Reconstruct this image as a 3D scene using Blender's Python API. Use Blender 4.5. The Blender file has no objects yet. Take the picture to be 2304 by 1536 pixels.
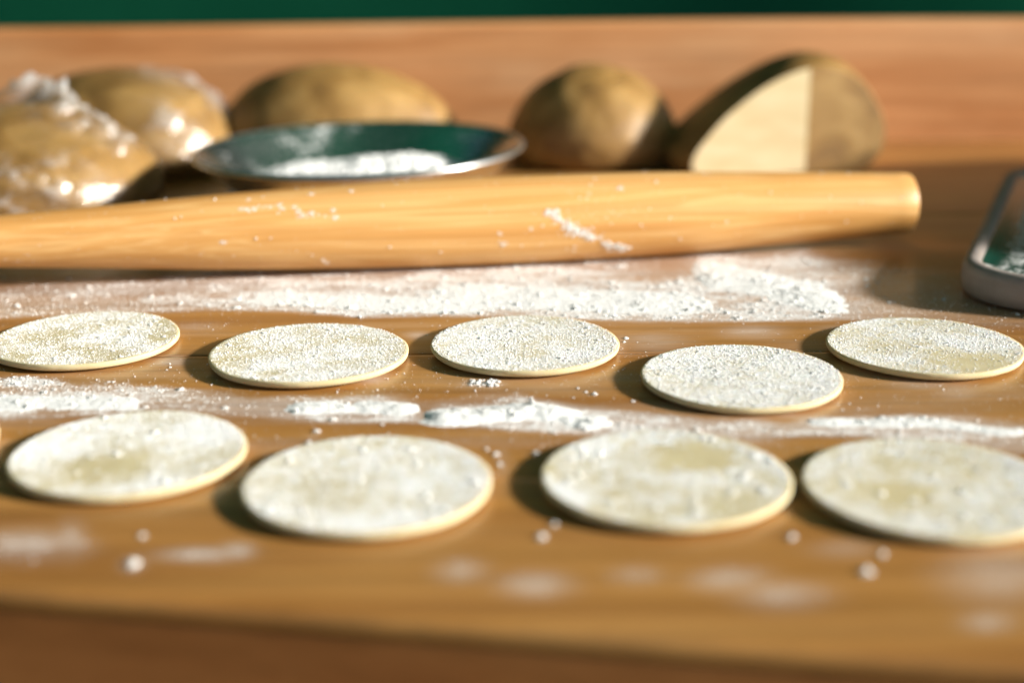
import bpy, bmesh, math, random
import numpy as np
from mathutils import Matrix, Vector, noise as mnoise

rad = math.radians
S = bpy.context.scene
C = S.collection

# ------------------------------------------------------------------ camera
CAM_F, CAM_P, CAM_R, CAM_H = 3200.0, rad(17.26), rad(-0.45), 0.1818   # focal length in photo pixels (2304 wide)
_cp, _sp = math.cos(CAM_P), math.sin(CAM_P)
_F = np.array([0, _cp, -_sp]); _U0 = np.array([0, _sp, _cp]); _R0 = np.array([1.0, 0, 0])
_c, _s = math.cos(CAM_R), math.sin(CAM_R)
_R = _c * _R0 + _s * _U0; _U = -_s * _R0 + _c * _U0
cd = bpy.data.cameras.new('camera'); cam = bpy.data.objects.new('camera', cd); C.objects.link(cam)
cam.matrix_world = Matrix(((_R[0], _U[0], -_F[0], 0), (_R[1], _U[1], -_F[1], 0), (_R[2], _U[2], -_F[2], CAM_H), (0, 0, 0, 1)))
cd.sensor_width = 36.0; cd.lens = 50.0; cd.clip_start = 0.02; cd.clip_end = 200
cd.dof.use_dof = True; cd.dof.focus_distance = 0.597; cd.dof.aperture_fstop = 3.5; cd.dof.aperture_blades = 0
S.camera = cam

# ------------------------------------------------------------------ light
SUN_AZ, SUN_EL = rad(-12.0), rad(18.5)        # azimuth from +x (right), negative = towards the camera
W = bpy.data.worlds.new('World'); S.world = W; W.use_nodes = True
wn = W.node_tree.nodes; wl = W.node_tree.links
sky = wn.new('ShaderNodeTexSky'); sky.sky_type = 'NISHITA'; sky.sun_disc = False
sky.sun_elevation = SUN_EL; sky.sun_rotation = rad(90) - SUN_AZ
wl.new(sky.outputs[0], wn['Background'].inputs[0]); wn['Background'].inputs[1].default_value = 0.06
sd = Vector((math.cos(SUN_EL) * math.cos(SUN_AZ), math.cos(SUN_EL) * math.sin(SUN_AZ), math.sin(SUN_EL)))
ld = bpy.data.lights.new('sun', 'SUN'); sun = bpy.data.objects.new('sun', ld); C.objects.link(sun)
ld.energy = 5.0; ld.angle = rad(5.0); ld.color = (1.0, 0.955, 0.885)
sun.rotation_euler = sd.to_track_quat('Z', 'Y').to_euler(); sun.location = sd * 5
S.view_settings.view_transform = 'Standard'; S.view_settings.look = 'None'
S.view_settings.exposure = 1.0; S.view_settings.gamma = 1.0; S.view_settings.use_curve_mapping = False
S.render.engine = 'CYCLES'; S.cycles.use_denoising = True
S.cycles.max_bounces = 10; S.cycles.transparent_max_bounces = 16
S.cycles.sample_clamp_indirect = 6.0

# ------------------------------------------------------------------ helpers
rng = np.random.default_rng(7); random.seed(7)

def ground(u, v, z=0.0):
    d = _F + _R * (u - 1152) / CAM_F + _U * (768 - v) / CAM_F
    t = (z - CAM_H) / d[2]
    return d[0] * t, d[1] * t

def pix(P):
    d = P - np.array([0, 0, CAM_H]); z = d @ _F
    return 1152 + CAM_F * (d @ _R) / z, 768 - CAM_F * (d @ _U) / z

def _hash(ix, iy, iz, seed):
    n = (ix.astype(np.int64) * 374761393 + iy.astype(np.int64) * 668265263 + iz.astype(np.int64) * 2147483647 + seed * 1274126177) & 0xFFFFFFFF
    n = ((n ^ (n >> 13)) * 1274126177) & 0xFFFFFFFF
    n = ((n ^ (n >> 16)) * 2246822519) & 0xFFFFFFFF
    return ((n ^ (n >> 15)) & 0xFFFFFF) / float(0xFFFFFF)

def vnoise(p, seed=0):
    p = np.asarray(p, float); i = np.floor(p); f = p - i; f = f * f * (3 - 2 * f); i = i.astype(np.int64)
    r = 0
    for a in (0, 1):
        wa = f[:, 0] if a else 1 - f[:, 0]
        for b in (0, 1):
            wb = f[:, 1] if b else 1 - f[:, 1]
            for c in (0, 1):
                wc = f[:, 2] if c else 1 - f[:, 2]
                r = r + wa * wb * wc * _hash(i[:, 0] + a, i[:, 1] + b, i[:, 2] + c, seed)
    return r

def fbm(p, oct=4, seed=0):
    p = np.asarray(p, float); r = 0; a = 0.5; t = 0
    for k in range(oct):
        r = r + a * vnoise(p * 2 ** k + 17.3 * k, seed + k); t += a; a *= 0.5
    return r / t

def P3(x, y, z=None):
    return np.stack([x, y, np.zeros_like(x) if z is None else z], -1)

def sstep(a, b, x):
    t = np.clip((x - a) / (b - a), 0, 1); return t * t * (3 - 2 * t)

def fast_mesh(name, verts, tris, smooth=True):
    me = bpy.data.meshes.new(name)
    verts = np.asarray(verts, np.float32); faces = np.asarray(tris, np.int32); k = faces.shape[1]
    me.vertices.add(len(verts)); me.vertices.foreach_set('co', verts.ravel())
    me.loops.add(faces.size); me.loops.foreach_set('vertex_index', faces.ravel())
    me.polygons.add(len(faces)); me.polygons.foreach_set('loop_start', np.arange(0, faces.size, k, dtype=np.int32))
    me.polygons.foreach_set('use_smooth', np.full(len(faces), smooth))
    me.update(calc_edges=True); me.validate()
    return me

def attr(me, name, vals):
    a = me.attributes.new(name, 'FLOAT', 'POINT'); a.data.foreach_set('value', np.asarray(vals, np.float32))

def obj(name, me, mat, parent=None):
    o = bpy.data.objects.new(name, me); C.objects.link(o)
    if mat is not None: me.materials.append(mat)
    if parent is not None: o.parent = parent
    return o

def tag(o, label=None, cat=None, group=None, kind=None):
    if label: o['label'] = label
    if cat: o['category'] = cat
    if group: o['group'] = group
    if kind: o['kind'] = kind
    return o

def empty(name, loc=(0, 0, 0)):
    o = bpy.data.objects.new(name, None); o.empty_display_size = 0.02; C.objects.link(o); o.location = loc
    return o

def grid_faces(nu, nv, closed_u=False):
    # vertices indexed [j*nu + i]
    i, j = np.meshgrid(np.arange(nu if closed_u else nu - 1), np.arange(nv - 1)); i = i.ravel(); j = j.ravel(); k = (i + 1) % nu
    return np.stack([j * nu + i, j * nu + k, (j + 1) * nu + k, (j + 1) * nu + i], -1)

_OV = np.array([(1, 0, 0), (-1, 0, 0), (0, 1, 0), (0, -1, 0), (0, 0, 1), (0, 0, -1)], float)
_OF = np.array([(0, 2, 4), (2, 1, 4), (1, 3, 4), (3, 0, 4), (2, 0, 5), (1, 2, 5), (3, 1, 5), (0, 3, 5)])
_bm = bmesh.new(); bmesh.ops.create_icosphere(_bm, subdivisions=2, radius=1.0); _bm.verts.ensure_lookup_table()
_IV = np.array([v.co[:] for v in _bm.verts]); _IF = np.array([[v.index for v in f.verts] for f in _bm.faces]); _bm.free()

def clump(x, y, r, k, spread=1.0):
    """k small granules heaped round each centre: x, y, z offset, radius"""
    n = len(x); a = rng.random((n, k)) * 6.283; q = rng.random((n, k)) ** .6 * spread
    X = x[:, None] + r[:, None] * q * np.cos(a); Y = y[:, None] + r[:, None] * q * np.sin(a)
    Z = r[:, None] * .75 * (1 - q ** 2) * (.5 + .5 * rng.random((n, k)))
    R = r[:, None] * (.20 + .25 * rng.random((n, k)))
    return X.ravel(), Y.ravel(), Z.ravel(), R.ravel()

def grains(pts, r):
    """verts, tris of small rough granules; the larger ones are lumpier"""
    pts = np.asarray(pts); r = np.asarray(r); V = []; T = []; base = 0
    small = r < 0.00042
    for sel, ov, of in ((small, _OV, _OF), (~small, _IV, _IF)):
        p = pts[sel]; q = r[sel]; n = len(p)
        if n == 0: continue
        jit = 1 + (rng.random((n, len(ov))) - 0.5) * (0.7 if len(ov) == 6 else 0.55)
        sc = 0.7 + 0.6 * rng.random((n, 1, 3))
        A = rng.random(n) * 6.283; ca, sa = np.cos(A), np.sin(A)
        l = ov[None] * jit[..., None] * sc * q[:, None, None]
        x = l[..., 0] * ca[:, None] - l[..., 1] * sa[:, None]; y = l[..., 0] * sa[:, None] + l[..., 1] * ca[:, None]
        v = np.stack([x, y, l[..., 2]], -1) + p[:, None, :]
        V.append(v.reshape(-1, 3)); T.append((of[None] + (np.arange(n) * len(ov))[:, None, None]).reshape(-1, 3) + base)
        base += n * len(ov)
    return np.concatenate(V), np.concatenate(T)

# ------------------------------------------------------------------ materials
class NT:
    def __init__(s, name):
        s.m = bpy.data.materials.new(name); s.m.use_nodes = True; s.t = s.m.node_tree; s.n = s.t.nodes; s.l = s.t.links
        s.b = s.n['Principled BSDF']; s.out = s.n['Material Output']
    def N(s, typ, **kw):
        n = s.n.new(typ)
        for k, v in kw.items():
            if k.startswith('i_'):
                key = k[2:]; n.inputs[int(key) if key.isdigit() else key.replace('_', ' ')].default_value = v
            else: setattr(n, k, v)
        return n
    def L(s, a, b): s.l.new(a, b)
    def coords(s, scale=(1, 1, 1), kind='Object', rot=(0, 0, 0)):
        tc = s.N('ShaderNodeTexCoord'); mp = s.N('ShaderNodeMapping'); s.L(tc.outputs[kind], mp.inputs[0])
        mp.inputs['Scale'].default_value = scale; mp.inputs['Rotation'].default_value = rot
        return mp.outputs[0]
    def noise(s, vec, scale, detail=4, rough=0.55, dist=0.0):
        n = s.N('ShaderNodeTexNoise'); s.L(vec, n.inputs['Vector'])
        n.inputs['Scale'].default_value = scale; n.inputs['Detail'].default_value = detail
        n.inputs['Roughness'].default_value = rough; n.inputs['Distortion'].default_value = dist
        return n.outputs[0]
    def ramp(s, fac, stops):
        r = s.N('ShaderNodeValToRGB'); s.L(fac, r.inputs[0]); e = r.color_ramp.elements
        while len(e) < len(stops): e.new(0.5)
        for k, (p, c) in enumerate(stops):
            e[k].position = p; e[k].color = (*c, 1) if not isinstance(c, (int, float)) else (c, c, c, 1)
        return r.outputs[0]
    def mix(s, fac, a, b, blend='MIX'):
        m = s.N('ShaderNodeMix', data_type='RGBA', blend_type=blend)
        for v, i in ((fac, 0), (a, 6), (b, 7)):
            if isinstance(v, (int, float)): m.inputs[i].default_value = v
            elif isinstance(v, tuple): m.inputs[i].default_value = (*v, 1)
            else: s.L(v, m.inputs[i])
        return m.outputs[2]
    def math(s, op, a, b=None, clamp=False):
        m = s.N('ShaderNodeMath', operation=op, use_clamp=clamp)
        for v, i in ((a, 0), (b, 1)):
            if v is None: continue
            if isinstance(v, (int, float)): m.inputs[i].default_value = v
            else: s.L(v, m.inputs[i])
        return m.outputs[0]
    def attr(s, name):
        return s.N('ShaderNodeAttribute', attribute_name=name).outputs['Fac']
    def bump(s, h, strength, dist):
        b = s.N('ShaderNodeBump'); s.L(h, b.inputs['Height']); b.inputs['Strength'].default_value = strength
        b.inputs['Distance'].default_value = dist; s.L(b.outputs[0], s.b.inputs['Normal'])
    def set(s, **kw):
        for k, v in kw.items():
            i = s.b.inputs[k.replace('_', ' ')]
            if isinstance(v, (int, float)): i.default_value = v
            elif isinstance(v, tuple): i.default_value = (*v, 1) if len(v) == 3 and i.type == 'RGBA' else v
            else: s.L(v, i)

FLOUR = (0.88, 0.875, 0.86)

def flour_mask(n, vec, dens, fine=900.0):
    """grainy coverage: density in, mask out"""
    a = n.noise(vec, fine, 3, 0.7); b = n.noise(vec, fine * 0.28, 3, 0.6)
    g = n.math('ADD', n.math('MULTIPLY', a, 0.55), n.math('MULTIPLY', b, 0.45))
    # threshold slides with the density
    t = n.math('SUBTRACT', n.math('ADD', g, n.math('MULTIPLY', dens, 0.48)), 0.78)
    return n.math('MULTIPLY', t, 5.0, True)

def wood(name, base, dark, light, grain=1.0, rough=0.36, flour=False, coat=0.0, tint_attr=False):
    n = NT(name)
    v = n.coords((1.0, 9.0, 9.0), 'Object'); v2 = n.coords((1.6, 60.0, 60.0), 'Object'); v3 = n.coords((5.0, 320.0, 320.0), 'Object')
    big = n.noise(v, 3.2, 4, 0.55, 0.8); mid = n.noise(v2, 2.0, 5, 0.6, 0.6); fine = n.noise(v3, 2.0, 3, 0.6)
    col = n.ramp(big, [(0.30, dark), (0.52, base), (0.74, light)])
    m = n.ramp(mid, [(0.30, 0.62), (0.55, 1.0), (0.75, 1.12)])
    col = n.mix(0.75 * grain, col, m, 'MULTIPLY')
    fm = n.ramp(fine, [(0.35, 0.72), (0.55, 1.0)])
    col = n.mix(0.5 * grain, col, fm, 'MULTIPLY')
    # dark pores and fine scratches
    po = n.noise(n.coords((14.0, 700.0, 700.0), rot=(0, 0, .01)), 1.0, 2, 0.5); col = n.mix(n.ramp(po, [(0.62, 0.0), (0.70, 0.5)]), col, dark)
    sc = n.noise(n.coords((60.0, 900.0, 60.0), rot=(0, 0, .9)), 1.0, 2, 0.5); col = n.mix(n.ramp(sc, [(0.70, 0.0), (0.76, 0.35)]), col, light)
    # worn, stained patches
    st = n.noise(n.coords((1, 2.2, 2.2)), 14.0, 4, 0.6)
    col = n.mix(n.ramp(st, [(0.45, 0.0), (0.72, 0.35)]), col, dark)
    if tint_attr:
        col = n.mix(1.0, col, n.ramp(n.attr('tint'), [(0.0, (0.86, 0.84, 0.82)), (1.0, (1.1, 1.07, 1.02))]), 'MULTIPLY')
    r = n.math('ADD', n.math('MULTIPLY', mid, 0.18), rough - 0.09)
    if flour:
        vec = n.coords((1, 1, 1))
        mask = flour_mask(n, vec, n.attr('flour'))
        film = n.math('MULTIPLY', n.attr('film'), n.math('ADD', n.math('MULTIPLY', n.noise(n.coords((40, 160, 40)), 2.0, 4), 0.9), 0.25), True)
        mm = n.math('MAXIMUM', mask, film, True)
        col = n.mix(n.math('MULTIPLY', mm, 0.85), col, FLOUR)
        r = n.math('MAXIMUM', r, n.math('MULTIPLY', mm, 0.95))
        n.bump(n.math('ADD', n.math('MULTIPLY', mask, 0.5), n.math('MULTIPLY', fine, 0.3)), 0.4, 0.0002)
    else:
        n.bump(fine, 0.25, 0.0002)
    n.set(Base_Color=col, Roughness=r, Coat_Weight=coat, Coat_Roughness=0.25)
    return n.m

M_BOARD = wood('board wood', (0.43, 0.205, 0.050), (0.31, 0.128, 0.026), (0.51, 0.265, 0.076), 0.9, 0.32, flour=True, tint_attr=True)
M_BACK = wood('backboard wood', (0.62, 0.29, 0.115), (0.46, 0.180, 0.055), (0.66, 0.35, 0.165), 0.7, 0.45)
M_LIP = wood('front lip wood', (0.58, 0.215, 0.062), (0.45, 0.150, 0.040), (0.66, 0.27, 0.085), 0.6, 0.4)

def pin_wood():
    n = NT('rolling pin wood')
    v = n.coords((0.9, 7.0, 7.0), rot=(0, 0.03, 0.04)); v2 = n.coords((0.45, 34.0, 34.0), rot=(0.0, 0.012, 0.03))
    a = n.noise(v2, 2.2, 4, 0.5, 0.9); b = n.noise(v, 6.0, 4, 0.6, 0.5)
    col = n.ramp(a, [(0.34, (0.58, 0.28, 0.075)), (0.45, (0.66, 0.345, 0.108)), (0.485, (0.74, 0.44, 0.17)), (0.51, (0.64, 0.33, 0.10)), (0.55, (0.68, 0.36, 0.115)), (0.585, (0.75, 0.45, 0.175)), (0.61, (0.65, 0.335, 0.105)), (0.75, (0.69, 0.375, 0.125))])
    f = n.noise(n.coords((4, 260, 260)), 2.0, 3); col = n.mix(0.35, col, n.ramp(f, [(0.35, 0.78), (0.6, 1.0)]), 'MULTIPLY')
    col = n.mix(n.ramp(b, [(0.50, 0.0), (0.78, 0.45)]), col, (0.55, 0.27, 0.07))
    vec = n.coords((1, 1, 1)); mask = flour_mask(n, vec, n.attr('flour'), 700)
    col = n.mix(mask, col, FLOUR)
    n.set(Base_Color=col, Roughness=0.42); n.bump(f, 0.15, 0.0002)
    return n.m
M_PIN = pin_wood()

def flour_mat():
    n = NT('flour'); v = n.coords((1, 1, 1))
    c = n.ramp(n.noise(v, 300, 3), [(0.3, (0.86, 0.855, 0.83)), (0.7, (0.93, 0.928, 0.915))])
    d = n.N('ShaderNodeBsdfDiffuse'); t = n.N('ShaderNodeBsdfTranslucent'); m = n.N('ShaderNodeMixShader'); m.inputs[0].default_value = 0.06
    n.L(c, d.inputs[0]); n.L(c, t.inputs[0]); n.L(d.outputs[0], m.inputs[1]); n.L(t.outputs[0], m.inputs[2]); n.L(m.outputs[0], n.out.inputs[0])
    return n.m
M_FLOUR = flour_mat()

def round_mat():
    n = NT('rolled dough'); v = n.coords((1, 1, 1))
    c = n.ramp(n.noise(v, 90, 4), [(0.3, (0.52, 0.435, 0.24)), (0.7, (0.63, 0.545, 0.33))])
    mask = n.math('MAXIMUM', flour_mask(n, v, n.attr('flour'), 1100.0), n.math('MULTIPLY', n.math('MULTIPLY', n.math('SUBTRACT', n.attr('flour'), 0.42), 1.7, True), n.math('ADD', 0.35, n.math('MULTIPLY', n.noise(v, 260, 3, 0.6), 0.6)), True))
    n.set(Base_Color=n.mix(mask, c, FLOUR), Roughness=0.75, Subsurface_Weight=0.25, Subsurface_Radius=(0.004, 0.0022, 0.001), Subsurface_Scale=1.0)
    n.bump(n.noise(v, 400, 3), 0.3, 0.0002)
    return n.m
M_ROUND = round_mat()

def ball_mat(name, lo, mid, hi, rough=0.5):
    n = NT(name); v = n.coords((1, 1, 1)); v2 = n.coords((1, 1, 2.0), rot=(0.4, 0.3, 0.2))
    a = n.noise(v2, 22, 5, 0.62, 1.0); b = n.noise(v, 130, 4, 0.6)
    c = n.ramp(a, [(0.28, lo), (0.5, mid), (0.72, hi)])
    c = n.mix(0.4, c, n.ramp(b, [(0.3, 0.7), (0.6, 1.0)]), 'MULTIPLY')
    n.set(Base_Color=c, Roughness=rough, Subsurface_Weight=0.15, Subsurface_Radius=(0.006, 0.003, 0.001), Subsurface_Scale=1.0)
    n.bump(n.math('ADD', a, n.math('MULTIPLY', b, 0.12)), 0.3, 0.0015)
    return n.m
M_BALL = ball_mat('dough skin', (0.16, 0.082, 0.022), (0.30, 0.165, 0.046), (0.43, 0.262, 0.090), 0.5)
def cut_mat():
    n = NT('cut dough'); v = n.coords((1, 1, 1))
    a = n.noise(n.coords((1, 1, 3.5), rot=(0, .5, 0)), 26, 5, 0.6, 0.8); p = n.N('ShaderNodeTexVoronoi'); p.inputs['Scale'].default_value = 110; n.L(v, p.inputs['Vector'])
    h = n.ramp(p.outputs['Distance'], [(0.05, 0.0), (0.22, 1.0)])
    c = n.ramp(a, [(0.25, (0.66, 0.50, 0.25)), (0.5, (0.76, 0.61, 0.35)), (0.75, (0.82, 0.69, 0.44))]); c = n.mix(0.12, c, h, 'MULTIPLY')
    n.set(Base_Color=c, Roughness=0.6); n.bump(n.math('ADD', a, n.math('MULTIPLY', h, .15)), 0.5, 0.0012)
    return n.m
M_CUT = cut_mat()

def film_mat():
    n = NT('cling film'); v = n.coords((1, 1, 1))
    tr = n.N('ShaderNodeBsdfTransparent'); tr.inputs[0].default_value = (0.97, 0.975, 0.97, 1)
    gl = n.N('ShaderNodeBsdfGlossy'); gl.inputs['Roughness'].default_value = 0.12; gl.inputs[0].default_value = (0.95, 0.95, 0.95, 1)
    df = n.N('ShaderNodeBsdfTranslucent'); df.inputs[0].default_value = (0.8, 0.8, 0.8, 1)
    d2 = n.N('ShaderNodeBsdfDiffuse'); d2.inputs[0].default_value = (0.8, 0.8, 0.8, 1)
    lw = n.N('ShaderNodeLayerWeight'); lw.inputs[0].default_value = 0.35
    w = n.noise(n.coords((1, 1, 1), rot=(0.3, 0.2, 0.5)), 45, 4, 0.55, 2.2)
    bp = n.N('ShaderNodeBump'); n.L(w, bp.inputs['Height']); bp.inputs['Strength'].default_value = 1.0; bp.inputs['Distance'].default_value = 0.0018
    for q in (gl, d2): n.L(bp.outputs[0], q.inputs['Normal'])
    n.L(bp.outputs[0], lw.inputs['Normal'])
    mA = n.N('ShaderNodeMixShader'); mB = n.N('ShaderNodeMixShader'); mC = n.N('ShaderNodeMixShader')
    mC.inputs[0].default_value = 0.5; n.L(df.outputs[0], mC.inputs[1]); n.L(d2.outputs[0], mC.inputs[2])
    n.L(n.math('ADD', n.math('MULTIPLY', lw.outputs['Fresnel'], 0.28), 0.03, True), mA.inputs[0]); n.L(tr.outputs[0], mA.inputs[1]); n.L(gl.outputs[0], mA.inputs[2])
    n.L(n.math('MULTIPLY', n.attr('bunch'), 1.0, True), mB.inputs[0]); n.L(mA.outputs[0], mB.inputs[1]); n.L(mC.outputs[0], mB.inputs[2])
    n.L(mB.outputs[0], n.out.inputs[0]); n.n.remove(n.b)
    return n.m
M_FILM = film_mat()

def steel(name, col, rough, flour=False):
    n = NT(name); v = n.coords((1, 1, 1))
    r = n.math('ADD', n.math('MULTIPLY', n.noise(n.coords((3, 3, 60)), 30, 3), 0.12), rough)
    if flour:
        mask = flour_mask(n, v, n.attr('flour'), 700)
        n.set(Base_Color=n.mix(mask, col, FLOUR), Metallic=n.math('SUBTRACT', 1.0, mask, True), Roughness=n.math('MAXIMUM', r, mask))
    else:
        n.set(Base_Color=col, Metallic=1.0, Roughness=r)
    return n.m
M_STEEL = steel('bowl steel', (0.74, 0.75, 0.74), 0.2, True)
M_BRIM = steel('bowl rim steel', (0.78, 0.77, 0.75), 0.26)
def reflection():  # green tarpaulin reflection painted into the base colour of the metal tray
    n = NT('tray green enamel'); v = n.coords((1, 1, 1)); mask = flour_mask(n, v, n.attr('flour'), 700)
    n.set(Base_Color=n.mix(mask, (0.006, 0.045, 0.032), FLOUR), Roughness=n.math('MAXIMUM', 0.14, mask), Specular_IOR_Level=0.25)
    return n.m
M_TRAY = reflection()
M_RIM = ball_mat('tray rim', (0.24, 0.20, 0.175), (0.29, 0.245, 0.22), (0.35, 0.30, 0.27), 0.6)

def tarp_mat():
    n = NT('green tarpaulin'); v = n.coords((1, 1, 1))
    c = n.ramp(n.noise(v, 3, 4), [(0.3, (0.003, 0.042, 0.020)), (0.7, (0.005, 0.060, 0.030))])
    d = n.N('ShaderNodeBsdfDiffuse'); t = n.N('ShaderNodeBsdfTranslucent'); m = n.N('ShaderNodeMixShader'); m.inputs[0].default_value = 0.3
    n.L(c, d.inputs[0]); t.inputs[0].default_value = (0.02, 0.20, 0.11, 1); n.L(d.outputs[0], m.inputs[1]); n.L(t.outputs[0], m.inputs[2]); n.L(m.outputs[0], n.out.inputs[0])
    return n.m
M_TARP = tarp_mat()

# ------------------------------------------------------------------ flour layout on the board (read off the photograph, laid on the board plane)
def poly(u, pts):
    return np.interp(u, [p[0] for p in pts], [p[1] for p in pts])

def flour_field(x, y):
    """granular density and smeared film for points of the board plane"""
    u, v = pix(P3(x, y)); p = P3(x, y)
    n1 = fbm(p * np.array([26, 60, 1]), 4, 3); n2 = fbm(p * np.array([70, 150, 1]), 4, 9); n3 = fbm(p * np.array([14, 90, 1]), 4, 21)
    wob = (n1 - 0.5) * 26 + (n2 - 0.5) * 12
    d = np.zeros_like(x); f = np.zeros_like(x)
    def band(top, bot, dens, st, sb, film, wt=1.0):
        nonlocal d, f
        vt = poly(u, top); vb = poly(u, bot); q = poly(u, dens); fl = poly(u, film)
        k = sstep(vt - st, vt + st, v + wob * 1.6) * (1 - sstep(vb - sb, vb + sb, v + wob * wt))
        d = np.maximum(d, k * q * (0.40 + 0.95 * n2)); f = np.maximum(f, k * fl * .82 * (0.35 + 1.0 * n3))
    # rear sheet in front of the rolling pin
    band([(-300, 640), (0, 640), (300, 625), (500, 602), (900, 598), (1500, 575), (1575, 560), (1800, 570), (2000, 605), (2300, 640)],
         [(-300, 720), (0, 716), (300, 705), (450, 698), (700, 705), (820, 714), (960, 708), (1170, 713), (1450, 722), (1700, 724), (1900, 718), (2100, 725), (2400, 745)],
         [(-300, .5), (0, .72), (300, .75), (600, .9), (900, 1.0), (1500, 1.05), (1800, 1.05), (1900, .75), (2050, .55), (2300, .45)], 24, 5,
         [(-300, .45), (0, .5), (400, .6), (700, .85), (1100, .95), (1500, .8), (1800, .95), (1950, .6), (2100, .4), (2300, .2)], 0.45)
    band([(-300, 688), (0, 688), (250, 680), (420, 672)], [(-300, 722), (0, 718), (300, 703), (420, 692), (440, 600)], [(-300, .8), (0, .8), (300, .7), (430, .4), (470, 0)], 6, 5,
         [(-300, .5), (300, .5), (440, 0)], .4)
    # cleaner strip right behind the ledge of the sheet (left of the torn edge)
    cl = np.exp(-(((u - 1500) / 90) ** 2 + ((v - 600) / 26) ** 2)); d *= 1 - 0.7 * cl; f *= 1 - 0.4 * cl
    # middle ridge between the rows
    band([(-300, 852), (0, 852), (200, 862), (380, 872), (560, 896), (720, 892), (860, 896), (960, 912), (1040, 906), (1180, 896), (1300, 918), (1500, 935), (1750, 944), (1850, 938), (2080, 935), (2300, 955)],
         [(-300, 940), (0, 944), (200, 938), (450, 934), (600, 942), (800, 948), (1000, 952), (1150, 972), (1300, 978), (1500, 980), (1700, 982), (1900, 985), (2100, 998), (2304, 1020)],
         [(-300, .95), (0, .95), (300, .85), (560, .65), (640, .55), (720, .95), (880, .95), (960, .6), (1020, .85), (1100, 1.0), (1300, .98), (1500, .9), (1800, .85), (1900, .9), (2100, .9), (2304, .6)], 10, 6,
         [(-300, .5), (0, .5), (300, .35), (600, .6), (1000, .8), (1400, .98), (1800, .9), (2304, .6)], 0.7)
    def blob(bu, bv, ru, rv, dens, film):
        nonlocal d, f
        k = np.exp(-(((u - bu + wob) / ru) ** 2 + ((v - bv + wob * .4) / rv) ** 2))
        d = np.maximum(d, k * dens * (0.4 + n2)); f = np.maximum(f, k * film * (0.3 + 1.3 * n3))
    for b in [(60, 1225, 110, 34, .62, .5), (160, 1215, 36, 40, .5, .4), (300, 1268, 24, 16, .8, .5), (440, 1245, 85, 14, .5, .6), (535, 1236, 40, 16, .5, .5),
              (1040, 1282, 55, 22, .5, .5), (1205, 1312, 75, 26, .45, .5), (1640, 1300, 85, 24, .5, .55), (1760, 1338, 95, 26, .5, .55), (2220, 1395, 60, 20, .4, .4),
              (2250, 1300, 120, 60, .3, .35), (1430, 1290, 60, 20, .3, .3), (1900, 1235, 80, 20, .25, .25),
              (385, 812, 45, 12, .35, .5), (1085, 862, 48, 10, .85, .5), (1400, 775, 16, 22, .5, .3), (840, 850, 40, 14, .3, .5), (945, 757, 30, 8, .5, .6),
              (1690, 745, 70, 12, .4, .55), (1900, 742, 60, 10, .35, .5), (1470, 770, 70, 20, .2, .4), (440, 735, 60, 10, .2, .3), (1420, 850, 50, 14, .4, .2), (1130, 1040, 16, 40, .5, .2),
              (2080, 862, 90, 16, .35, .3), (2150, 880, 60, 22, .3, .25), (1700, 985, 70, 14, .5, .45), (1240, 870, 160, 22, .22, .12), (700, 985, 30, 14, .5, .1)]:
        blob(*b)
    # a light general dusting round the rows
    g = sstep(700, 740, v) * (1 - sstep(980, 1150, v)); d = np.maximum(d, g * 0.20 * (0.3 + n1)); f = np.maximum(f, g * 0.10 * sstep(.45, .75, n3) + 0.03 * n3)
    g2 = sstep(540, 620, v) * (1 - sstep(700, 720, v)); d = np.maximum(d, g2 * 0.16 * (0.3 + n1))
    return np.clip(d, 0, 1), np.clip(f, 0, .95)

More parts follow.
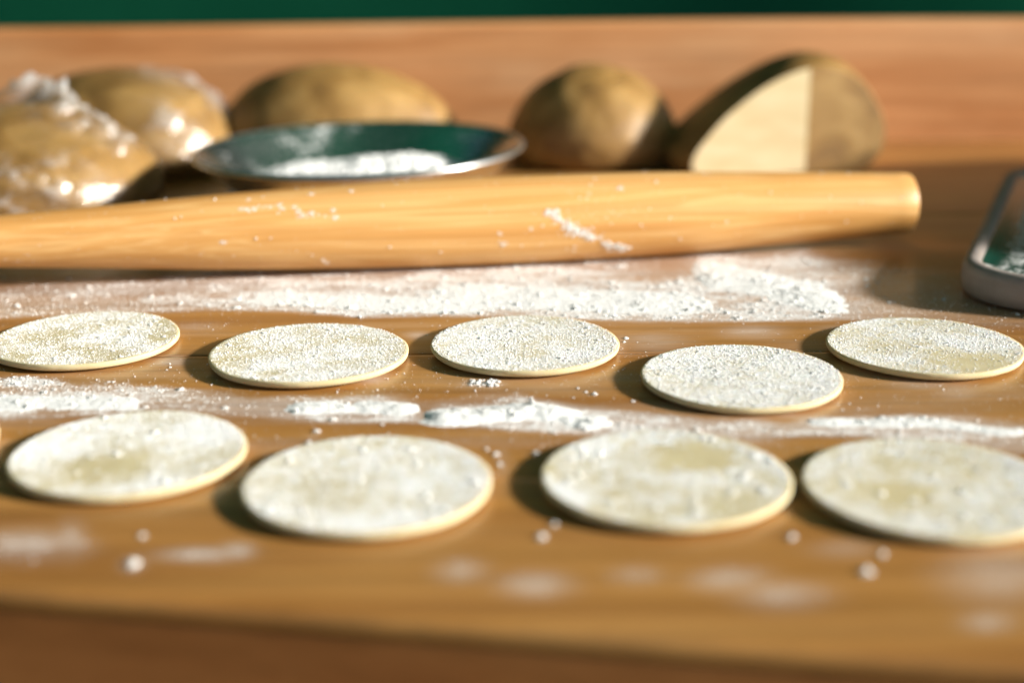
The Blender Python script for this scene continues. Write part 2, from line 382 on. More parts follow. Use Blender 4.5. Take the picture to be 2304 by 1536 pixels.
# ------------------------------------------------------------------ the pastry board
front = lambda x: 0.3375 - 0.172 * x            # front edge, slightly askew to the backboard
BACK_Y = 1.10
board = tag(empty('pastry_board', (0, 0.34, 0)), 'large wooden pastry board with raised backboard, dusted with flour', 'pastry board')
def local(o, p):                                  # keep world placement under an unrotated parent
    o.parent = p; o.location = -Vector(p.location) + Vector(o.location)
joints = [None, 0.432, 0.567, 0.700, 0.835, 0.970, BACK_Y]
X0, X1 = -0.62, 0.66
TH = 0.022
for k in range(6):
    step = 0.002 if k < 4 else 0.004
    nu = int((X1 - X0) / step); xs = np.linspace(X0, X1, nu)
    ya = front(xs) if k == 0 else np.full(nu, joints[k]) - 0.004 * xs
    yb = np.full(nu, joints[k + 1]) - 0.004 * xs if k < 5 else np.full(nu, BACK_Y)
    gap = 0.00010; ya = ya + (0 if k == 0 else gap); yb = yb - gap
    nv = int((joints[k + 1] - (joints[k] or 0.30)) / step)
    ts = np.linspace(0, 1, nv)
    X = np.tile(xs, nv); Y = (ya[None] * (1 - ts[:, None]) + yb[None] * ts[:, None]).ravel()
    Z = 0.0005 * (fbm(P3(X * 3, Y * 30), 3, 50 + k) - 0.5) * np.clip(np.minimum(Y - np.tile(ya, nv), np.tile(yb, nv) - Y) / 0.003, 0, 1)
    top = P3(X, Y, Z); r0 = 0.0045 if k == 0 else 0.0004
    # simple explicit rounding: quarter circle from the vertical edge face to the top
    pre = []; n_arc = 7 if k == 0 else 3
    for a in np.linspace(0, math.pi / 2, n_arc)[:-1]:
        pre.append(P3(xs, ya - r0 * math.sin(math.pi / 2 - a) * (1 if k == 0 else 0), np.full(nu, -r0 + r0 * math.sin(a))))
    bot = P3(xs, pre[0][:, 1], np.full(nu, -.0055 if k == 0 else -TH)); bk1 = P3(xs, yb, np.full(nu, -r0 if k else -0.0004)); bk2 = P3(xs, yb, np.full(nu, -.0055 if k == 0 else -TH))
    allv = np.concatenate([bot] + pre + [top, bk1, bk2, bot]); nrow = len(allv) // nu
    me = fast_mesh('plank', allv, grid_faces(nu, nrow))
    d, f = flour_field(allv[:, 0], np.maximum(allv[:, 1], 0.3)); side = allv[:, 2] < -0.003
    d[side] = 0; f[side] = 0
    attr(me, 'flour', d); attr(me, 'film', f); attr(me, 'tint', np.full(len(allv), [0.45, 0.6, 0.35, 0.55, 0.5, 0.4][k]))
    o = obj('plank', me, M_BOARD); local(o, board)
# front lip that hooks over the table edge
xs = np.linspace(X0, X1, 40)
prof = [(.0029, -.0059), (.0019, -.0068), (.0019, -.0660), (.003, -.070), (.027, -.070), (.029, -.067), (.029, -.0059)]
V = np.concatenate([P3(xs, front(xs) - 0.006 + a, np.full(40, b)) for a, b in prof + prof[:1]])
o = obj('front_lip', fast_mesh('front_lip', V, grid_faces(40, len(prof) + 1), False), M_LIP); local(o, board)
# backboard
xs = np.linspace(X0, X1, 120); bt = 0.0915 + 0.0012 * np.sin(xs * 5 + .6)
prof = [(0, -TH), (0, .087), (.0006, .0915 - .0022), (.0022, .0915 - .0006), (.004, .0915), (.018, .0915), (.021, .0895), (.022, .087), (.022, -TH)]
V = np.concatenate([P3(xs, np.full(120, BACK_Y + 0.0008 + a), b + (bt - .0915) * (b > 0)) for a, b in prof + prof[:1]])
o = obj('backboard', fast_mesh('backboard', V, grid_faces(120, len(prof) + 1)), M_BACK); local(o, board)
# table slab carrying the board
def box(name, a, b, mat, bev=0.002):
    bm = bmesh.new(); bmesh.ops.create_cube(bm, size=1)
    for v in bm.verts: v.co = Vector([(a[i] + b[i]) / 2 + v.co[i] * (b[i] - a[i]) for i in range(3)])
    if bev: bmesh.ops.bevel(bm, geom=bm.edges[:], offset=bev, segments=2, affect='EDGES')
    me = bpy.data.meshes.new(name); bm.to_mesh(me); bm.free(); return obj(name, me, mat)
t = box('table', (-0.9, 0.48, -0.062), (0.9, 1.5, -TH - 0.0006), M_LIP); tag(t, kind='structure')

# ------------------------------------------------------------------ green tarpaulin behind and above
def sheet(name, p0, pu, pv, nu, nv, nrm, seed, par):
    a, b = np.meshgrid(np.linspace(0, 1, nu), np.linspace(0, 1, nv)); a = a.ravel()[:, None]; b = b.ravel()[:, None]
    P = np.array(p0)[None] + a * np.array(pu)[None] + b * np.array(pv)[None]; L = np.linalg.norm(pu)
    w = 0.035 * np.sin(a[:, 0] * L * 5.2 + .4 + .8 * np.sin(a[:, 0] * L * 1.9 + b[:, 0])) + 0.06 * (fbm(P * 1.4, 3, seed) - .5)
    P = P + w[:, None] * np.array(nrm)[None]
    return obj(name, fast_mesh(name, P, grid_faces(nu, nv)), M_TARP, par)
tarp = empty('tarpaulin', (0, 0, 0))
tag(tarp, 'dark green tarpaulin hanging behind the wooden backboard', 'tarpaulin')
sheet('back_sheet', (-1.5, 2.2, -.8), (3.6, 0, 0), (0, 0, 2.0), 90, 30, (0, 1, 0), 77, tarp)
sheet('roof_sheet', (-1.5, 2.2, 1.22), (3.6, 0, 0), (0, -2.9, .25), 90, 60, (0, 0, 1), 78, tarp)
sheet('side_sheet', (-1.52, 2.2, -.8), (0, -2.9, 0), (0, 0, 2.0), 90, 30, (1, 0, 0), 79, tarp)

# ------------------------------------------------------------------ dough rounds
ROUNDS = [  # x, y, diameter, flour, patchiness, lumps, seed, bare centre (dx, dy, r), label
    (-0.1833, 0.5845, 0.0791, .60, .45, 120, 1, None, 'speckled dough round far from the tray, its bare near edge gleaming beside a flour smear'),
    (-0.0839, 0.5621, 0.0820, .68, .40, 130, 2, None, 'evenly floured dough round between the speckled round and the round with spilled flour'),
    (0.0053, 0.5724, 0.0795, .78, .36, 240, 3, None, 'dough round coarsely covered in flour with a small spill at its near edge'),
    (0.0896, 0.5275, 0.0784, .86, .28, 260, 4, None, 'thickly floured dough round set a little forward of its row, beside the middle flour ridge'),
    (0.1716, 0.5649, 0.0798, .78, .40, 110, 5, (0.016, -0.024, .014), 'floured dough round closest to the metal tray'),
    (-0.1307, 0.4516, 0.0790, .78, .45, 150, 6, (-0.004, -0.014, .012), 'dough round by the board edge, next to the one showing only a sliver'),
    (-0.0469, 0.4238, 0.0805, .78, .38, 190, 7, None, 'whitest dough round by the board edge, with a crumb trail beside it'),
    (0.0493, 0.4270, 0.0808, .66, .55, 180, 8, (0.012, 0.014, .012), 'dough round by the board edge with a broad bare yellow patch near its far rim'),
    (0.1327, 0.4175, 0.0808, .68, .40, 150, 9, (-0.012, -0.006, .010), 'mottled dough round by the board edge, beside the one with a broad bare patch'),
    (-0.2195, 0.4600, 0.0790, .60, .3, 60, 10, None, 'dough round of which only a pale sliver of rim shows'),
]
def round_height(xl, yl, R, seed):
    r = np.hypot(xl, yl)
    lift = 0.0006 * (fbm(P3(xl * 30, yl * 30), 3, 100 + seed) - .4) + 0.0018 * np.clip(r / R - .5, 0, 1) ** 2 * (0.4 + fbm(P3(xl / R * 1.3 + 5, yl / R * 1.3), 2, 130 + seed))
    return lift
for i, (cx, cy, D, fl, patch, lumps, seed, bare, label) in enumerate(ROUNDS):
    R = D / 2; ns = 128; T = 0.0031
    th = np.linspace(0, 2 * math.pi, ns, endpoint=False)
    rr = R * (1 + 0.036 * (fbm(P3(np.cos(th) * 1.6, np.sin(th) * 1.6), 2, 200 + seed) - .5) + 0.010 * (fbm(P3(np.cos(th) * 7, np.sin(th) * 7), 3, 260 + seed) - .5))
    rings = []
    def ring(k, z, lifted=True):
        x = rr * k * np.cos(th); y = rr * k * np.sin(th); zz = round_height(x, y, R, seed)
        rings.append(P3(x, y, (z + zz) if lifted else np.maximum(0.00025, zz + z)))
    ring(0.0001, 0.0003); ring(.5, 0.0003); ring(.9, 0.0003); ring(.975, 0.0004); ring(.992, 0.0009); ring(.999, 0.0015); ring(1.0, 0.0021); ring(.999, 0.0026); ring(.996, 0.0029); ring(.988, T)
    for k in np.linspace(.96, .02, 30): ring(k, T)
    ring(.0001, T)
    V = np.concatenate(rings); nr = len(rings)
    V[:, 2] = np.maximum(V[:, 2], 0.0004)
    me = fast_mesh('dough_round', V, grid_faces(ns, nr, True))
    def dens(x, y):
        pn = fbm(P3(x * 60 + seed * 3, y * 60), 4, 300 + seed)
        p2 = fbm(P3(x * 210 + seed * 5, y * 210), 3, 340 + seed)
        d = fl + patch * (pn - .5) * 2.0 + (.25 + patch * .8) * (p2 - .5)
        if bare: d = d - .75 * np.exp(-(((x - bare[0]) ** 2 + (y - bare[1]) ** 2) / bare[2] ** 2))
        if i == 7: d = d + .6 * np.exp(-(((x + .022) ** 2 + (y - .024) ** 2) / .014 ** 2))
        if i == 5: d = d + .5 * np.exp(-(((x - .022) ** 2 + (y - .018) ** 2) / .012 ** 2))
        return np.clip(d, 0, 1)
    q = dens(V[:, 0], V[:, 1]); r = np.hypot(V[:, 0], V[:, 1]) / R
    q = q * (1 - sstep(.975, .99, r)) * (V[:, 2] > .0020); q[: ns * 9] = 0
    attr(me, 'flour', q)
    o = obj('dough_round', me, M_ROUND); o.location = (cx, cy, 0.0003); tag(o, label, 'dough round', 'dough rounds laid out on the board')
    # granules lying on it
    n = 52000; pr = np.sqrt(rng.random(n)) * R * .982; pa = rng.random(n) * 6.283; x = pr * np.cos(pa); y = pr * np.sin(pa)
    keep = rng.random(n) < .42 * dens(x, y) ** 1.6 * (.35 + 1.3 * fbm(P3(x * 520 + seed, y * 520), 2, 380 + seed)); x = x[keep]; y = y[keep]
    rad_ = 0.00009 + 0.00009 * rng.random(len(x)) + 0.00024 * rng.random(len(x)) ** 7
    m = int(lumps * (1.3 if i < 5 else 1.1)); pr = np.sqrt(rng.random(m * 2)) * R * .95; pa = rng.random(m * 2) * 6.283; lx = pr * np.cos(pa); ly = pr * np.sin(pa)
    kk = rng.random(m * 2) < .25 + .75 * dens(lx, ly); lx = lx[kk][:m]; ly = ly[kk][:m]
    lr = 0.00024 + (0.0005 if i < 5 else .0008) * rng.random(len(lx)) ** 4
    # lumps are clusters of smaller crumbs
    px_, py_, pz_, pr_ = clump(lx, ly, lr * 1.4, 18); pz_ = pz_ * (.55 if i < 5 else .3); pr_ = pr_ * .85
    ax = np.concatenate([x, px_]); ay = np.concatenate([y, py_]); ar = np.concatenate([rad_, pr_]); az = np.concatenate([np.zeros_like(x), pz_])
    ok = np.hypot(ax, ay) < R * .985; ax, ay, ar, az = ax[ok], ay[ok], ar[ok], az[ok]
    z = T + round_height(ax, ay, R, seed) + ar * .2 + az
    Vg, Tg = grains(P3(ax, ay, z), ar)
    g = obj('flour_dusting', fast_mesh('flour_dusting', Vg, Tg), M_FLOUR, o); tag(g, kind='stuff')

# ------------------------------------------------------------------ flour piled in low ridges
PILES = [([(1010, 938), (1120, 932), (1200, 925), (1310, 945)], .016, .012, .0022, 5), ([(690, 918), (800, 915), (900, 920)], .012, .009, .0014, 6),
         ([(1880, 950), (2080, 950), (2250, 970)], .014, .006, .0007, 8), ([(-60, 905), (120, 910), (260, 912)], .02, .012, .0006, 9),
         ([(1600, 615), (1720, 640), (1850, 668)], .014, .036, .0010, 10), ([(1050, 662), (1250, 672), (1500, 680)], .03, .024, .0006, 11), ([(650, 668), (850, 680), (1000, 685)], .03, .016, .0004, 12)]
_PG = []
for pc_, hu, hv, hgt, sd_ in PILES:
    pts = np.array([ground(u, v) for u, v in pc_]); _PG.append((pts, hu, hv, hgt, sd_, pts[:, 0].min() - hu, pts[:, 0].max() + hu, pts[:, 1].min() - hv * 1.2, pts[:, 1].max() + hv * 1.2))
def pile_h(X, Y, g):
    pts, hu, hv, hgt, sd_, x0, x1, y0, y1 = g
    yc = np.interp(X, pts[:, 0], pts[:, 1]); ends = sstep(0, 1, np.clip(np.minimum(X - x0, x1 - X) / hu, 0, 1))
    n = fbm(P3(X * 80, Y * 130), 4, sd_); n1 = fbm(P3(X * 260, Y * 330), 3, sd_ + 5); n2 = fbm(P3(X * 900, Y * 900), 2, sd_ + 9)
    q = np.clip(1 - ((Y - yc) / hv) ** 2, -1, 1)
    return hgt * (q * ends * (.25 + 1.5 * n) + .5 * (n1 - .5) - .36) + .00025 * (n2 - .5)
def flour_top(X, Y):
    z = np.zeros_like(X)
    for g in _PG:
        m = (X > g[5]) & (X < g[6]) & (Y > g[7]) & (Y < g[8])
        if m.any(): z[m] = np.maximum(z[m], pile_h(X[m], Y[m], g))
    return z
PV, PF = [], []; base = 0
for g in _PG:
    nu, nv = int((g[6] - g[5]) / .0008) + 2, int((g[8] - g[7]) / .0008) + 2
    X, Y = np.meshgrid(np.linspace(g[5], g[6], nu), np.linspace(g[7], g[8], nv)); X = X.ravel(); Y = Y.ravel()
    PV.append(P3(X, Y, np.maximum(pile_h(X, Y, g), -.0012))); PF.append(grid_faces(nu, nv) + base); base += len(X)
ph = obj('flour_ridge', fast_mesh('flour_ridge', np.concatenate(PV), np.concatenate(PF)), M_FLOUR)
tag(ph, 'low soft ridges of piled flour on the wooden board', 'flour', kind='stuff')

# ------------------------------------------------------------------ loose flour on the board
N = 800000
bx = -0.42 + 0.84 * rng.random(N); by = 0.33 + 0.47 * rng.random(N)
d, f = flour_field(bx, by)
inr = np.zeros(N, bool)
for (cx, cy, D, *_) in ROUNDS: inr |= (bx - cx) ** 2 + (by - cy) ** 2 < (D / 2 + .0002) ** 2
keep = (rng.random(N) < d ** 1.7 * .62) & ~inr & (np.abs(bx) < 0.05 + by * .42)
bx, by, d = bx[keep], by[keep], d[keep]
br = 0.00008 + 0.00008 * rng.random(len(bx)) + 0.00028 * rng.random(len(bx)) ** 9
# lumps where it lies thick
M = 9000; k = rng.integers(0, len(bx), M); sel = rng.random(M) < d[k] ** 2.4 * .22
k = k[sel]; lx = bx[k] + rng.normal(0, .0006, len(k)); ly = by[k] + rng.normal(0, .0006, len(k)); lr = .00040 + .0007 * rng.random(len(k)) ** 3
px_, py_, pz_, pr_ = clump(lx, ly, lr * 1.3, 16); pz_ = pz_ * .6; pr_ = pr_ * .8
# single crumbs read off the photograph: pixel, radius in metres
crumbs = [(random.uniform(1055, 1130), random.uniform(854, 868), random.uniform(.0005, .0012)) for q in range(26)] + [(1218, 1208, .0016), (1246, 1180, .0012), (1780, 1208, .0016), (1985, 1246, .0013), (1950, 1286, .0019), (300, 1268, .0018), (712, 970, .0013), (695, 996, .0012),
          (1337, 887, .0013), (1318, 882, .0007), (1424, 903, .0009), (1408, 762, .0013), (1404, 770, .0009), (1116, 1022, .0013), (1125, 1045, .0010), (1205, 1018, .0012), (860, 955, .0008),
          (2080, 940, .0012), (2060, 945, .0009), (155, 628, .0012), (1300, 873, .0006), (1290, 895, .0006), (320, 1205, .0012), (1095, 1010, .0008), (1385, 1000, .0006), (383, 826, .0006), (375, 832, .0004)]
cg = np.array([ground(u, v) for u, v, _ in crumbs]); cr = np.array([c[2] for c in crumbs]) * .8
qx, qy, qz, qr = clump(cg[:, 0], cg[:, 1], cr, 60, 1.25); qr = qr * .8; qz = qz * .8
ax = np.concatenate([bx, px_, qx]); ay = np.concatenate([by, py_, qy]); ar = np.concatenate([br, pr_, qr]); az = np.concatenate([br * 0, pz_, qz])
Vg, Tg = grains(P3(ax, ay, ar * .25 + az + flour_top(ax, ay)), ar)
fl_o = obj('loose_flour', fast_mesh('loose_flour', Vg, Tg), M_FLOUR)
tag(fl_o, 'white flour strewn in bands across the wooden board', 'flour', kind='stuff')

# ------------------------------------------------------------------ rolling pin
RMAX = 0.0228
samples = [(0, 485, 602), (150, 472, 604), (300, 458, 605), (450, 441, 605), (600, 428, 604), (900, 408, 601), (1150, 398, 595), (1400, 392, 583), (1560, 389, 570), (1800, 388, 545), (1950, 388, 531), (2038, 390, 520)]
ax_pts = []; ax_r = []
for (u, a, b) in samples:
    gx, gy = ground(u, (a + b) / 2, RMAX); dist = gy * _cp + (CAM_H - RMAX) * _sp
    ax_pts.append((gx, gy)); ax_r.append((b - a) / 2 * dist / CAM_F)
ax_pts = np.array(ax_pts); kf = np.polyfit(ax_pts[:, 0], ax_pts[:, 1], 1); yaw = math.atan(kf[0])
cx0, cy0 = 0.0, kf[1]; ux, uy = math.cos(yaw), math.sin(yaw)
sl = (ax_pts[:, 0] - cx0) * ux + (ax_pts[:, 1] - cy0) * uy; rs = np.array(ax_r) * (RMAX / max(ax_r))
s_end = sl[-1]; s0 = sl[0] - 0.045
ss = np.linspace(s0, s_end, 160); r_ = np.interp(ss, np.concatenate([[s0], sl]), np.concatenate([[rs[0] - .0022], rs]))
ker = np.ones(13) / 13; rp = np.convolve(np.pad(r_, 6, 'edge'), ker, 'valid')
nseg = 72; th = np.linspace(0, 2 * math.pi, nseg, endpoint=False)
prof = [(s0, 1e-5), (s0, rp[0] * .8), (s0 + .0006, rp[0] * .95)] + [(s, r) for s, r in zip(ss[2:-3], rp[2:-3])] + [(s_end - .0014, rp[-1]), (s_end - .0004, rp[-1] * .975), (s_end, rp[-1] * .93), (s_end + .0004, rp[-1] * .5), (s_end + .0004, 1e-5)]
V = np.concatenate([P3(np.full(nseg, s), r * np.cos(th), r * np.sin(th)) for s, r in prof])
me = fast_mesh('rolling_pin', V, grid_faces(nseg, len(prof), True))
def pin_dens(p):
    s = p[:, 0]; a = np.arctan2(p[:, 2], -p[:, 1])      # 0 = facing the camera, pi/2 = top
    n = fbm(np.stack([s * 30, p[:, 1] * 120, p[:, 2] * 120], -1), 4, 400)
    d = .30 * n + .22 * sstep(.9, 1.5, a) * n
    d = np.maximum(d, .42 * np.exp(-((s - .035) / .035) ** 2) * n * 1.6)
    d = np.maximum(d, .55 * sstep(s_end - .012, s_end, s) * sstep(.7, 1.3, a))
    return np.clip(d, 0, 1)
attr(me, 'flour', pin_dens(V))
pin = obj('rolling_pin', me, M_PIN); pin.location = (cx0, cy0, float(rp.max()) + .0002); pin.rotation_euler = (0, 0, yaw)
tag(pin, 'tapered wooden rolling pin with flour specks lying across the board', 'rolling pin')
def rp_at(s): return np.interp(s, ss, rp)
def pin_ang(u, v):
    """point of the pin surface seen at a photo pixel -> (s, angle)"""
    best = None
    d = _F + _R * (u - 1152) / CAM_F + _U * (768 - v) / CAM_F
    for t in np.linspace(.55, 1.0, 900):
        q = np.array([0, 0, CAM_H]) + d * t; s = (q[0] - cx0) * ux + (q[1] - cy0) * uy; w = -(q[0] - cx0) * uy + (q[1] - cy0) * ux; z = q[2] - pin.location.z
        if math.hypot(w, z) <= rp_at(s): return s, math.atan2(z, -w)
    return None
gs, ga, gr = [], [], []
n = 420; gs += list(s0 + (s_end - s0) * rng.random(n)); ga += list(-.7 + 2.6 * rng.random(n)); gr += list(.00016 + .0004 * rng.random(n) ** 4)
n = 160; gs += list(rng.normal(.035, .02, n)); ga += list(rng.normal(.15, .5, n)); gr += list(.00016 + .00035 * rng.random(n) ** 3)
smear = [(1232, 476, .0016), (1245, 480, .0019), (1255, 490, .0017), (1268, 500, .0012), (1280, 508, .0020), (1288, 516, .0028), (1300, 522, .0027), (1312, 525, .0024), (1325, 530, .0018), (1335, 536, .0012), (1362, 547, .0015), (1375, 552, .0022), (1388, 556, .0024), (1400, 560, .0018),
         (1132, 550, .0013), (1395, 424, .0013), (1125, 525, .0008), (700, 438, .0010), (790, 430, .0009), (500, 545, .0010), (735, 590, .0010), (1200, 585, .0007), (1195, 515, .0008), (560, 450, .0008), (1350, 535, .0011)] + [(random.uniform(540, 780), random.gauss(471, 4), random.uniform(.0004, .0012)) for q in range(16)] + [(random.uniform(670, 770), random.gauss(486, 5), random.uniform(.0004, .0013)) for q in range(8)]
for (u, v, r) in smear:
    h = pin_ang(u, v)
    if h:
        for q in range(40):
            gs.append(h[0] + r * random.gauss(0, .75)); ga.append(h[1] + r * random.gauss(0, .6) / .022); gr.append(min(r, .0018) * random.uniform(.12, .32))
gs = np.array(gs); ga = np.array(ga); gr = np.array(gr); okk = (gs > s0 + .003) & (gs < s_end - .001); gs, ga, gr = gs[okk], ga[okk], gr[okk]
pr = rp_at(gs) - gr * .1
Vg, Tg = grains(np.stack([gs, -pr * np.cos(ga), pr * np.sin(ga)], -1), gr)
tag(obj('flour_specks', fast_mesh('flour_specks', Vg, Tg), M_FLOUR, pin), kind='stuff')

# ------------------------------------------------------------------ dough balls
def ball_mesh(name, rx, ry, hz, seed, lump=.06, sub=6):
    bm = bmesh.new(); bmesh.ops.create_icosphere(bm, subdivisions=sub, radius=1); bm.verts.ensure_lookup_table()
    co = np.array([v.co[:] for v in bm.verts]); F = np.array([[v.index for v in f.verts] for f in bm.faces]); bm.free()
    n = fbm(co * 1.3 + seed * 7.1, 3, seed) - .5; n2 = fbm(co * 4 + seed, 3, seed + 40) - .5
    co = co * (1 + lump * 2.2 * n + lump * .5 * n2)[:, None]
    z = co[:, 2]; zz = np.where(z < 0, z * .55, z)          # sagging on to the board: fuller below
    zz = (zz + .22) / 1.22; wid = 1 + .05 * np.clip(.35 - np.abs(zz - .2), 0, 1)
    zz = np.where(zz < 0.04, 0.04 * np.exp(np.clip((zz - .04) * 14, -20, 0)), zz)
    V = P3(co[:, 0] * wid * rx, co[:, 1] * wid * ry, zz * hz); V[:, 2] -= V[:, 2].min()
    return V, F
def ball(x, y, rx, ry, hz, seed, label, lump=.06, shear=0.0, pinch=0.0):
    V, F = ball_mesh('dough_ball', rx, ry, hz, seed, lump)
    k = V[:, 2] / hz; V[:, 0] = V[:, 0] * (1 - pinch * k ** 1.5) + shear * k
    o = obj('dough_ball', fast_mesh('dough_ball', V, F), M_BALL); o.location = (x, y, .0004)
    return tag(o, label, 'dough ball', 'balls of dough resting at the back of the board'), V, F
b1, V1, F1 = ball(-.305, .878, .086, .076, .0625, 11, 'dough ball in bunched cling film lying in front of another wrapped ball')
b2, V2, F2 = ball(-.278, 1.015, .086, .070, .0685, 12, 'film-wrapped dough ball beside the backboard, partly behind another wrapped ball', .05)
b3, V3, F3 = ball(-.128, 1.036, .090, .058, .0690, 13, 'wide unwrapped dough ball directly behind the steel bowl of flour', .05)
b4, V4, F4 = ball(.0600, 1.030, .0620, .058, .0680, 14, 'small whole dough ball between the steel bowl and the cut dough', .05)
b5, V5, F5 = ball(.180, 1.006, .078, .076, .0790, 16, 'cut dough ball showing a pale creamy cut face', .03, .030, .34)
b5.data.materials.append(M_CUT)
# wedge taken out of the cut ball
ex, ey = .203, .971                     # inner edge of the cut
a1, a2 = math.pi + rad(9), rad(14)
L = .3
cv = [(ex, ey), (ex + L * math.cos(a1), ey + L * math.sin(a1)), (ex + .02, ey - L * 1.2), (ex + L * math.cos(a2), ey + L * math.sin(a2))]
bm = bmesh.new(); lo = [bm.verts.new((x, y, -.05)) for x, y in cv]; hi = [bm.verts.new((x, y, .2)) for x, y in cv]
bm.faces.new(lo[::-1]); bm.faces.new(hi)
for k in range(4): bm.faces.new((lo[k], lo[(k + 1) % 4], hi[(k + 1) % 4], hi[k]))
bmesh.ops.recalc_face_normals(bm, faces=bm.faces[:])
for fc in bm.faces: fc.material_index = 1 if fc.calc_center_median().x < ex - .1 and fc.calc_center_median().y > ey - .08 else 0
cm = bpy.data.meshes.new('cutter'); bm.to_mesh(cm); bm.free(); cm.materials.append(M_BALL); cm.materials.append(M_CUT)
co_ = bpy.data.objects.new('cutter', cm); C.objects.link(co_)
md = b5.modifiers.new('cut', 'BOOLEAN'); md.operation = 'DIFFERENCE'; md.object = co_; md.solver = 'EXACT'
bpy.context.view_layer.update()
nm = bpy.data.meshes.new_from_object(b5.evaluated_get(bpy.context.evaluated_depsgraph_get())); b5.modifiers.clear(); b5.data = nm
bpy.data.objects.remove(co_)

# cling film
def at_y(u, v, y):
    d = _F + _R * (u - 1152) / CAM_F + _U * (768 - v) / CAM_F; t = y / d[1]
    return np.array([d[0] * t, y, CAM_H + d[2] * t])
def film(ballo, V, F, seed, label, crest):
    n = V / np.array([.08, .075, .07]); nz = fbm(n * np.array([5, 5, 9]) + seed, 4, seed); rid = np.abs(nz - .5) * 2
    ctr = np.array([0, 0, .028]); dirv = V - ctr; ln = np.linalg.norm(dirv, axis=1, keepdims=True)
    bunch = np.zeros(len(V)); off = .0008 + .0005 * (1 - rid) ** 3
    for (dx, dy, dz, w, hgt) in crest:
        c = np.array([dx, dy, dz]); dd = np.linalg.norm(V - c, axis=1); k = np.exp(-(dd / w) ** 2)
        crump = fbm(V * 210 + seed, 4, seed + 9)
        off = off + k * hgt * (.2 + 1.9 * crump ** 1.5); bunch = np.maximum(bunch, k * sstep(.42, .62, crump) * .55)
    P = V + dirv / ln * off[:, None]; P[:, 2] = np.maximum(P[:, 2], .0006)
    me = fast_mesh('cling_film', P, F); attr(me, 'bunch', bunch)
    o = obj('cling_film', me, M_FILM); o.location = ballo.location
    return tag(o, label, 'cling film', 'cling film around dough balls')
_l1 = lambda u, v, y, w, h: (*(at_y(u, v, y) - np.array(b1.location)), w, h)
film(b1, V1, F1, 31, 'clear cling film bunched up along the top of the wrapped ball in front',
     [_l1(10, 262, .870, .014, .006), _l1(50, 243, .870, .012, .010), _l1(100, 240, .870, .010, .016), _l1(140, 262, .868, .014, .007), _l1(190, 275, .866, .014, .006), _l1(235, 292, .864, .012, .006), _l1(262, 302, .862, .010, .008),
      _l1(15, 440, .81, .016, .005), _l1(45, 405, .815, .010, .005), _l1(140, 405, .815, .016, .003)])
film(b2, V2, F2, 37, 'clear cling film around the wrapped ball next to the backboard', [(.03, 0, .075, .016, .006), (.05, 0, .066, .016, .006), (.07, 0, .055, .016, .006), (.05, -.05, .04, .016, .003)])

# ------------------------------------------------------------------ steel bowl with flour
BR, BZ = 0.0985, 0.0362
bowl_c = ((820 - 1152) / CAM_F * .890, .8700)
prof = [(1e-5, .0012), (.050, .0012), (.056, .0018), (.062, .0042), (.072, .0120), (.082, .0215), (.0895, .0298), (.0935, .0345), (.0955, .0360), (.0975, .0364), (.0990, .0357), (.0993, .0344), (.0984, .0336), (.0966, .0340),
        (.0940, .0325), (.0905, .0288), (.083, .0203), (.073, .0108), (.063, .0030), (.057, .0005), (.050, .0000), (1e-5, .0002)]
nseg = 128; th = np.linspace(0, 2 * math.pi, nseg, endpoint=False)
V = np.concatenate([P3(r * np.cos(th), r * np.sin(th), np.full(nseg, z)) for r, z in prof])
me = fast_mesh('bowl', V, grid_faces(nseg, len(prof), True))
rr_ = np.hypot(V[:, 0], V[:, 1]); fd = .85 * fbm(V * 60, 4, 500) * (rr_ < .094) * (np.arange(len(V)) < nseg * 9); fd += .5 * np.exp(-((np.arctan2(V[:, 1], V[:, 0]) + .5) / .5) ** 2) * (rr_ > .06) * fbm(V * 90, 3, 505)
fd += .35 * (V[:, 1] < -.03) * fbm(V * 90, 3, 505); fd[nseg * 12:] = 0
attr(me, 'flour', np.clip(fd, 0, 1))
bowl = obj('steel_bowl', me, M_STEEL); bowl.location = (bowl_c[0], bowl_c[1], .0016); bowl.rotation_euler = (0, rad(-1.0), 0); bowl.scale = (1.025, 1.025, 1.0)
rm = [P3((.0972 + .0019 * math.cos(t)) * np.cos(th), (.0972 + .0019 * math.cos(t)) * np.sin(th), np.full(nseg, .0352 + .0017 * math.sin(t))) for t in np.linspace(0, 2 * math.pi, 13)]
obj('rim', fast_mesh('rim', np.concatenate(rm), grid_faces(nseg, 13, True)), M_BRIM, bowl)
tag(bowl, 'shallow polished steel bowl of flour behind the rolling pin', 'bowl')
nr = 60; rings = []
for k in range(nr):
    r = .079 * k / (nr - 1) + 1e-5; x = r * np.cos(th); y = r * np.sin(th)
    z = .0172 + .0105 * np.exp(-(((x - .028) / .026) ** 2 + ((y - .012) / .03) ** 2)) + .006 * np.exp(-(((x + .01) / .03) ** 2 + ((y + .01) / .03) ** 2)) + .003 * np.exp(-(((x + .035) / .03) ** 2 + ((y + .03) / .03) ** 2))
    z += .006 * (fbm(P3(x * 45, y * 45), 4, 520) - .5) + .003 * (fbm(P3(x * 200, y * 200), 3, 523) - .5)
    rings.append(P3(x, y, z - .006 * sstep(.062, .08, np.full(nseg, r)) ))
V = np.concatenate(rings)
me = fast_mesh('flour_heap', V, grid_faces(nseg, nr, True))
heap = empty('flour_heap', bowl.location); heap.rotation_euler = bowl.rotation_euler; heap.scale = bowl.scale
tag(heap, 'heap of white flour inside the steel bowl', 'flour')
obj('flour_mound', me, M_FLOUR, heap)
k = rng.integers(0, len(V), 2600); pts = V[k] + rng.normal(0, .0008, (2600, 3)) * np.array([1, 1, .3]); rg = .0004 + .0012 * rng.random(2600) ** 3
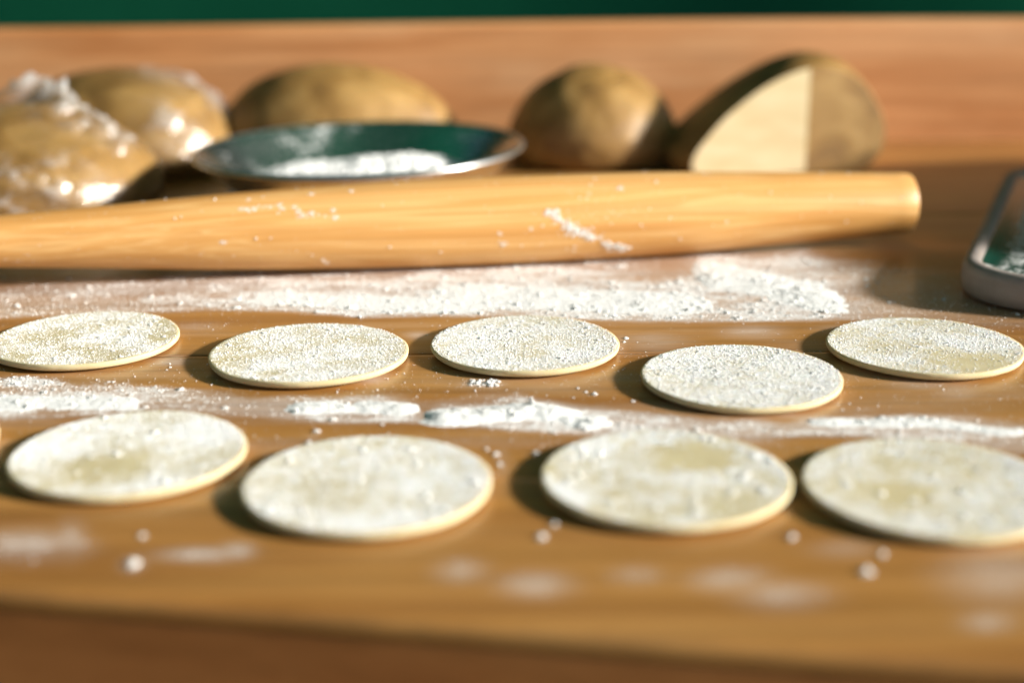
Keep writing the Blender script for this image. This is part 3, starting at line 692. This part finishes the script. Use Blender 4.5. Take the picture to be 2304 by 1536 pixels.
Vg, Tg = grains(pts, rg); tag(obj('flour_crumbs', fast_mesh('flour_crumbs', Vg, Tg), M_FLOUR, heap), kind='stuff')

# ------------------------------------------------------------------ metal tray at the right
def rrect(w, h, r, n=14):
    out = []
    for cx, cy, a0 in ((w - r, h - r, 0), (-w + r, h - r, 90), (-w + r, -h + r, 180), (w - r, -h + r, 270)):
        for q in np.linspace(0, 90, n): out.append((cx + r * math.cos(rad(a0 + q)), cy + r * math.sin(rad(a0 + q))))
    return np.array(out)
tw, tl = .052, .150
tray = empty('metal_tray', (.3096, .7497, .0004)); tray.rotation_euler = (0, 0, rad(-23))
tag(tray, 'metal tray with grey rim, painted green reflection and pale flour smears beside the rolling pin', 'tray')
outline = lambda ins: rrect(tw - ins, tl - ins, max(.036 - ins, .003))
def tray_strip(name, prof, mat, cap=False):
    rings = [np.c_[outline(a), np.full(56, b)] for a, b in prof]
    V = np.concatenate(rings); Fq = grid_faces(56, len(prof), True)
    me = fast_mesh(name, V, Fq)
    return obj(name, me, mat, tray), V
tray_strip('rim', [(.010, .0003), (.003, .0006), (.0008, .0022), (0, .006), (0, .0125), (.0008, .0150), (.0026, .0164), (.0050, .0169), (.0076, .0163), (.0090, .0150)], M_RIM)
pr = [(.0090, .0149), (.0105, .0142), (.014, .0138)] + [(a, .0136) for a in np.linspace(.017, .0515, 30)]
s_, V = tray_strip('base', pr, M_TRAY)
n_ = fbm(np.c_[V[:, 0] * 22, V[:, 1] * 40, V[:, 2] * 0], 4, 600)
fd = 2.2 * np.exp(-((V[:, 0] + .03) / .04) ** 2 - ((V[:, 1] - .02) / .07) ** 2) * (.3 + 1.2 * n_) + .22 * n_ + .5 * sstep(.55, .7, n_)
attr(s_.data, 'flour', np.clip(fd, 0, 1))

# ------------------------------------------------------------------ unseen paper bag, added beyond the tray to shade the right of the board
nu, nv = 72, 60
a, b = np.meshgrid(np.linspace(0, 2 * math.pi, nu, endpoint=False), np.linspace(0, 1, nv)); a = a.ravel(); b = b.ravel()
ca, sa = np.cos(a), np.sin(a); sx = np.sign(ca) * np.abs(ca) ** .55; sz = np.sign(sa) * np.abs(sa) ** .6
endk = np.clip(np.minimum(b / .10, (1 - b) / .16), 0, 1) ** .45
hx, hz = .062 * (.75 + .25 * endk), .052 * endk * (1 - .25 * sstep(.55, 1, b)) * .86 + .002
X = sx * hx; Z = sz * hz + .052; Y = (b - .5) * .40
w = fbm(np.c_[X * 30, Y * 14, Z * 30], 4, 700) - .5; X = X + .010 * w * ca; Z = Z + .010 * w * sa - (.052 - hz) * .9
Z = np.maximum(Z, .0015)
bagm = fast_mesh('added_shade_bag', P3(X, Y, Z), grid_faces(nu, nv, True))
n = NT('paper'); pc = n.ramp(n.noise(n.coords((1, 1, 1)), 60, 4), [(0.3, (0.62, 0.56, 0.46)), (0.7, (0.72, 0.67, 0.58))]); n.set(Base_Color=pc, Roughness=0.8)
bag = obj('added_shade_bag', bagm, n.m); bag.location = (.487, .805, 0); bag.rotation_euler = (0, 0, rad(-6))
tag(bag, 'unseen crumpled paper bag added beyond the metal tray to shade the board', 'flour bag')
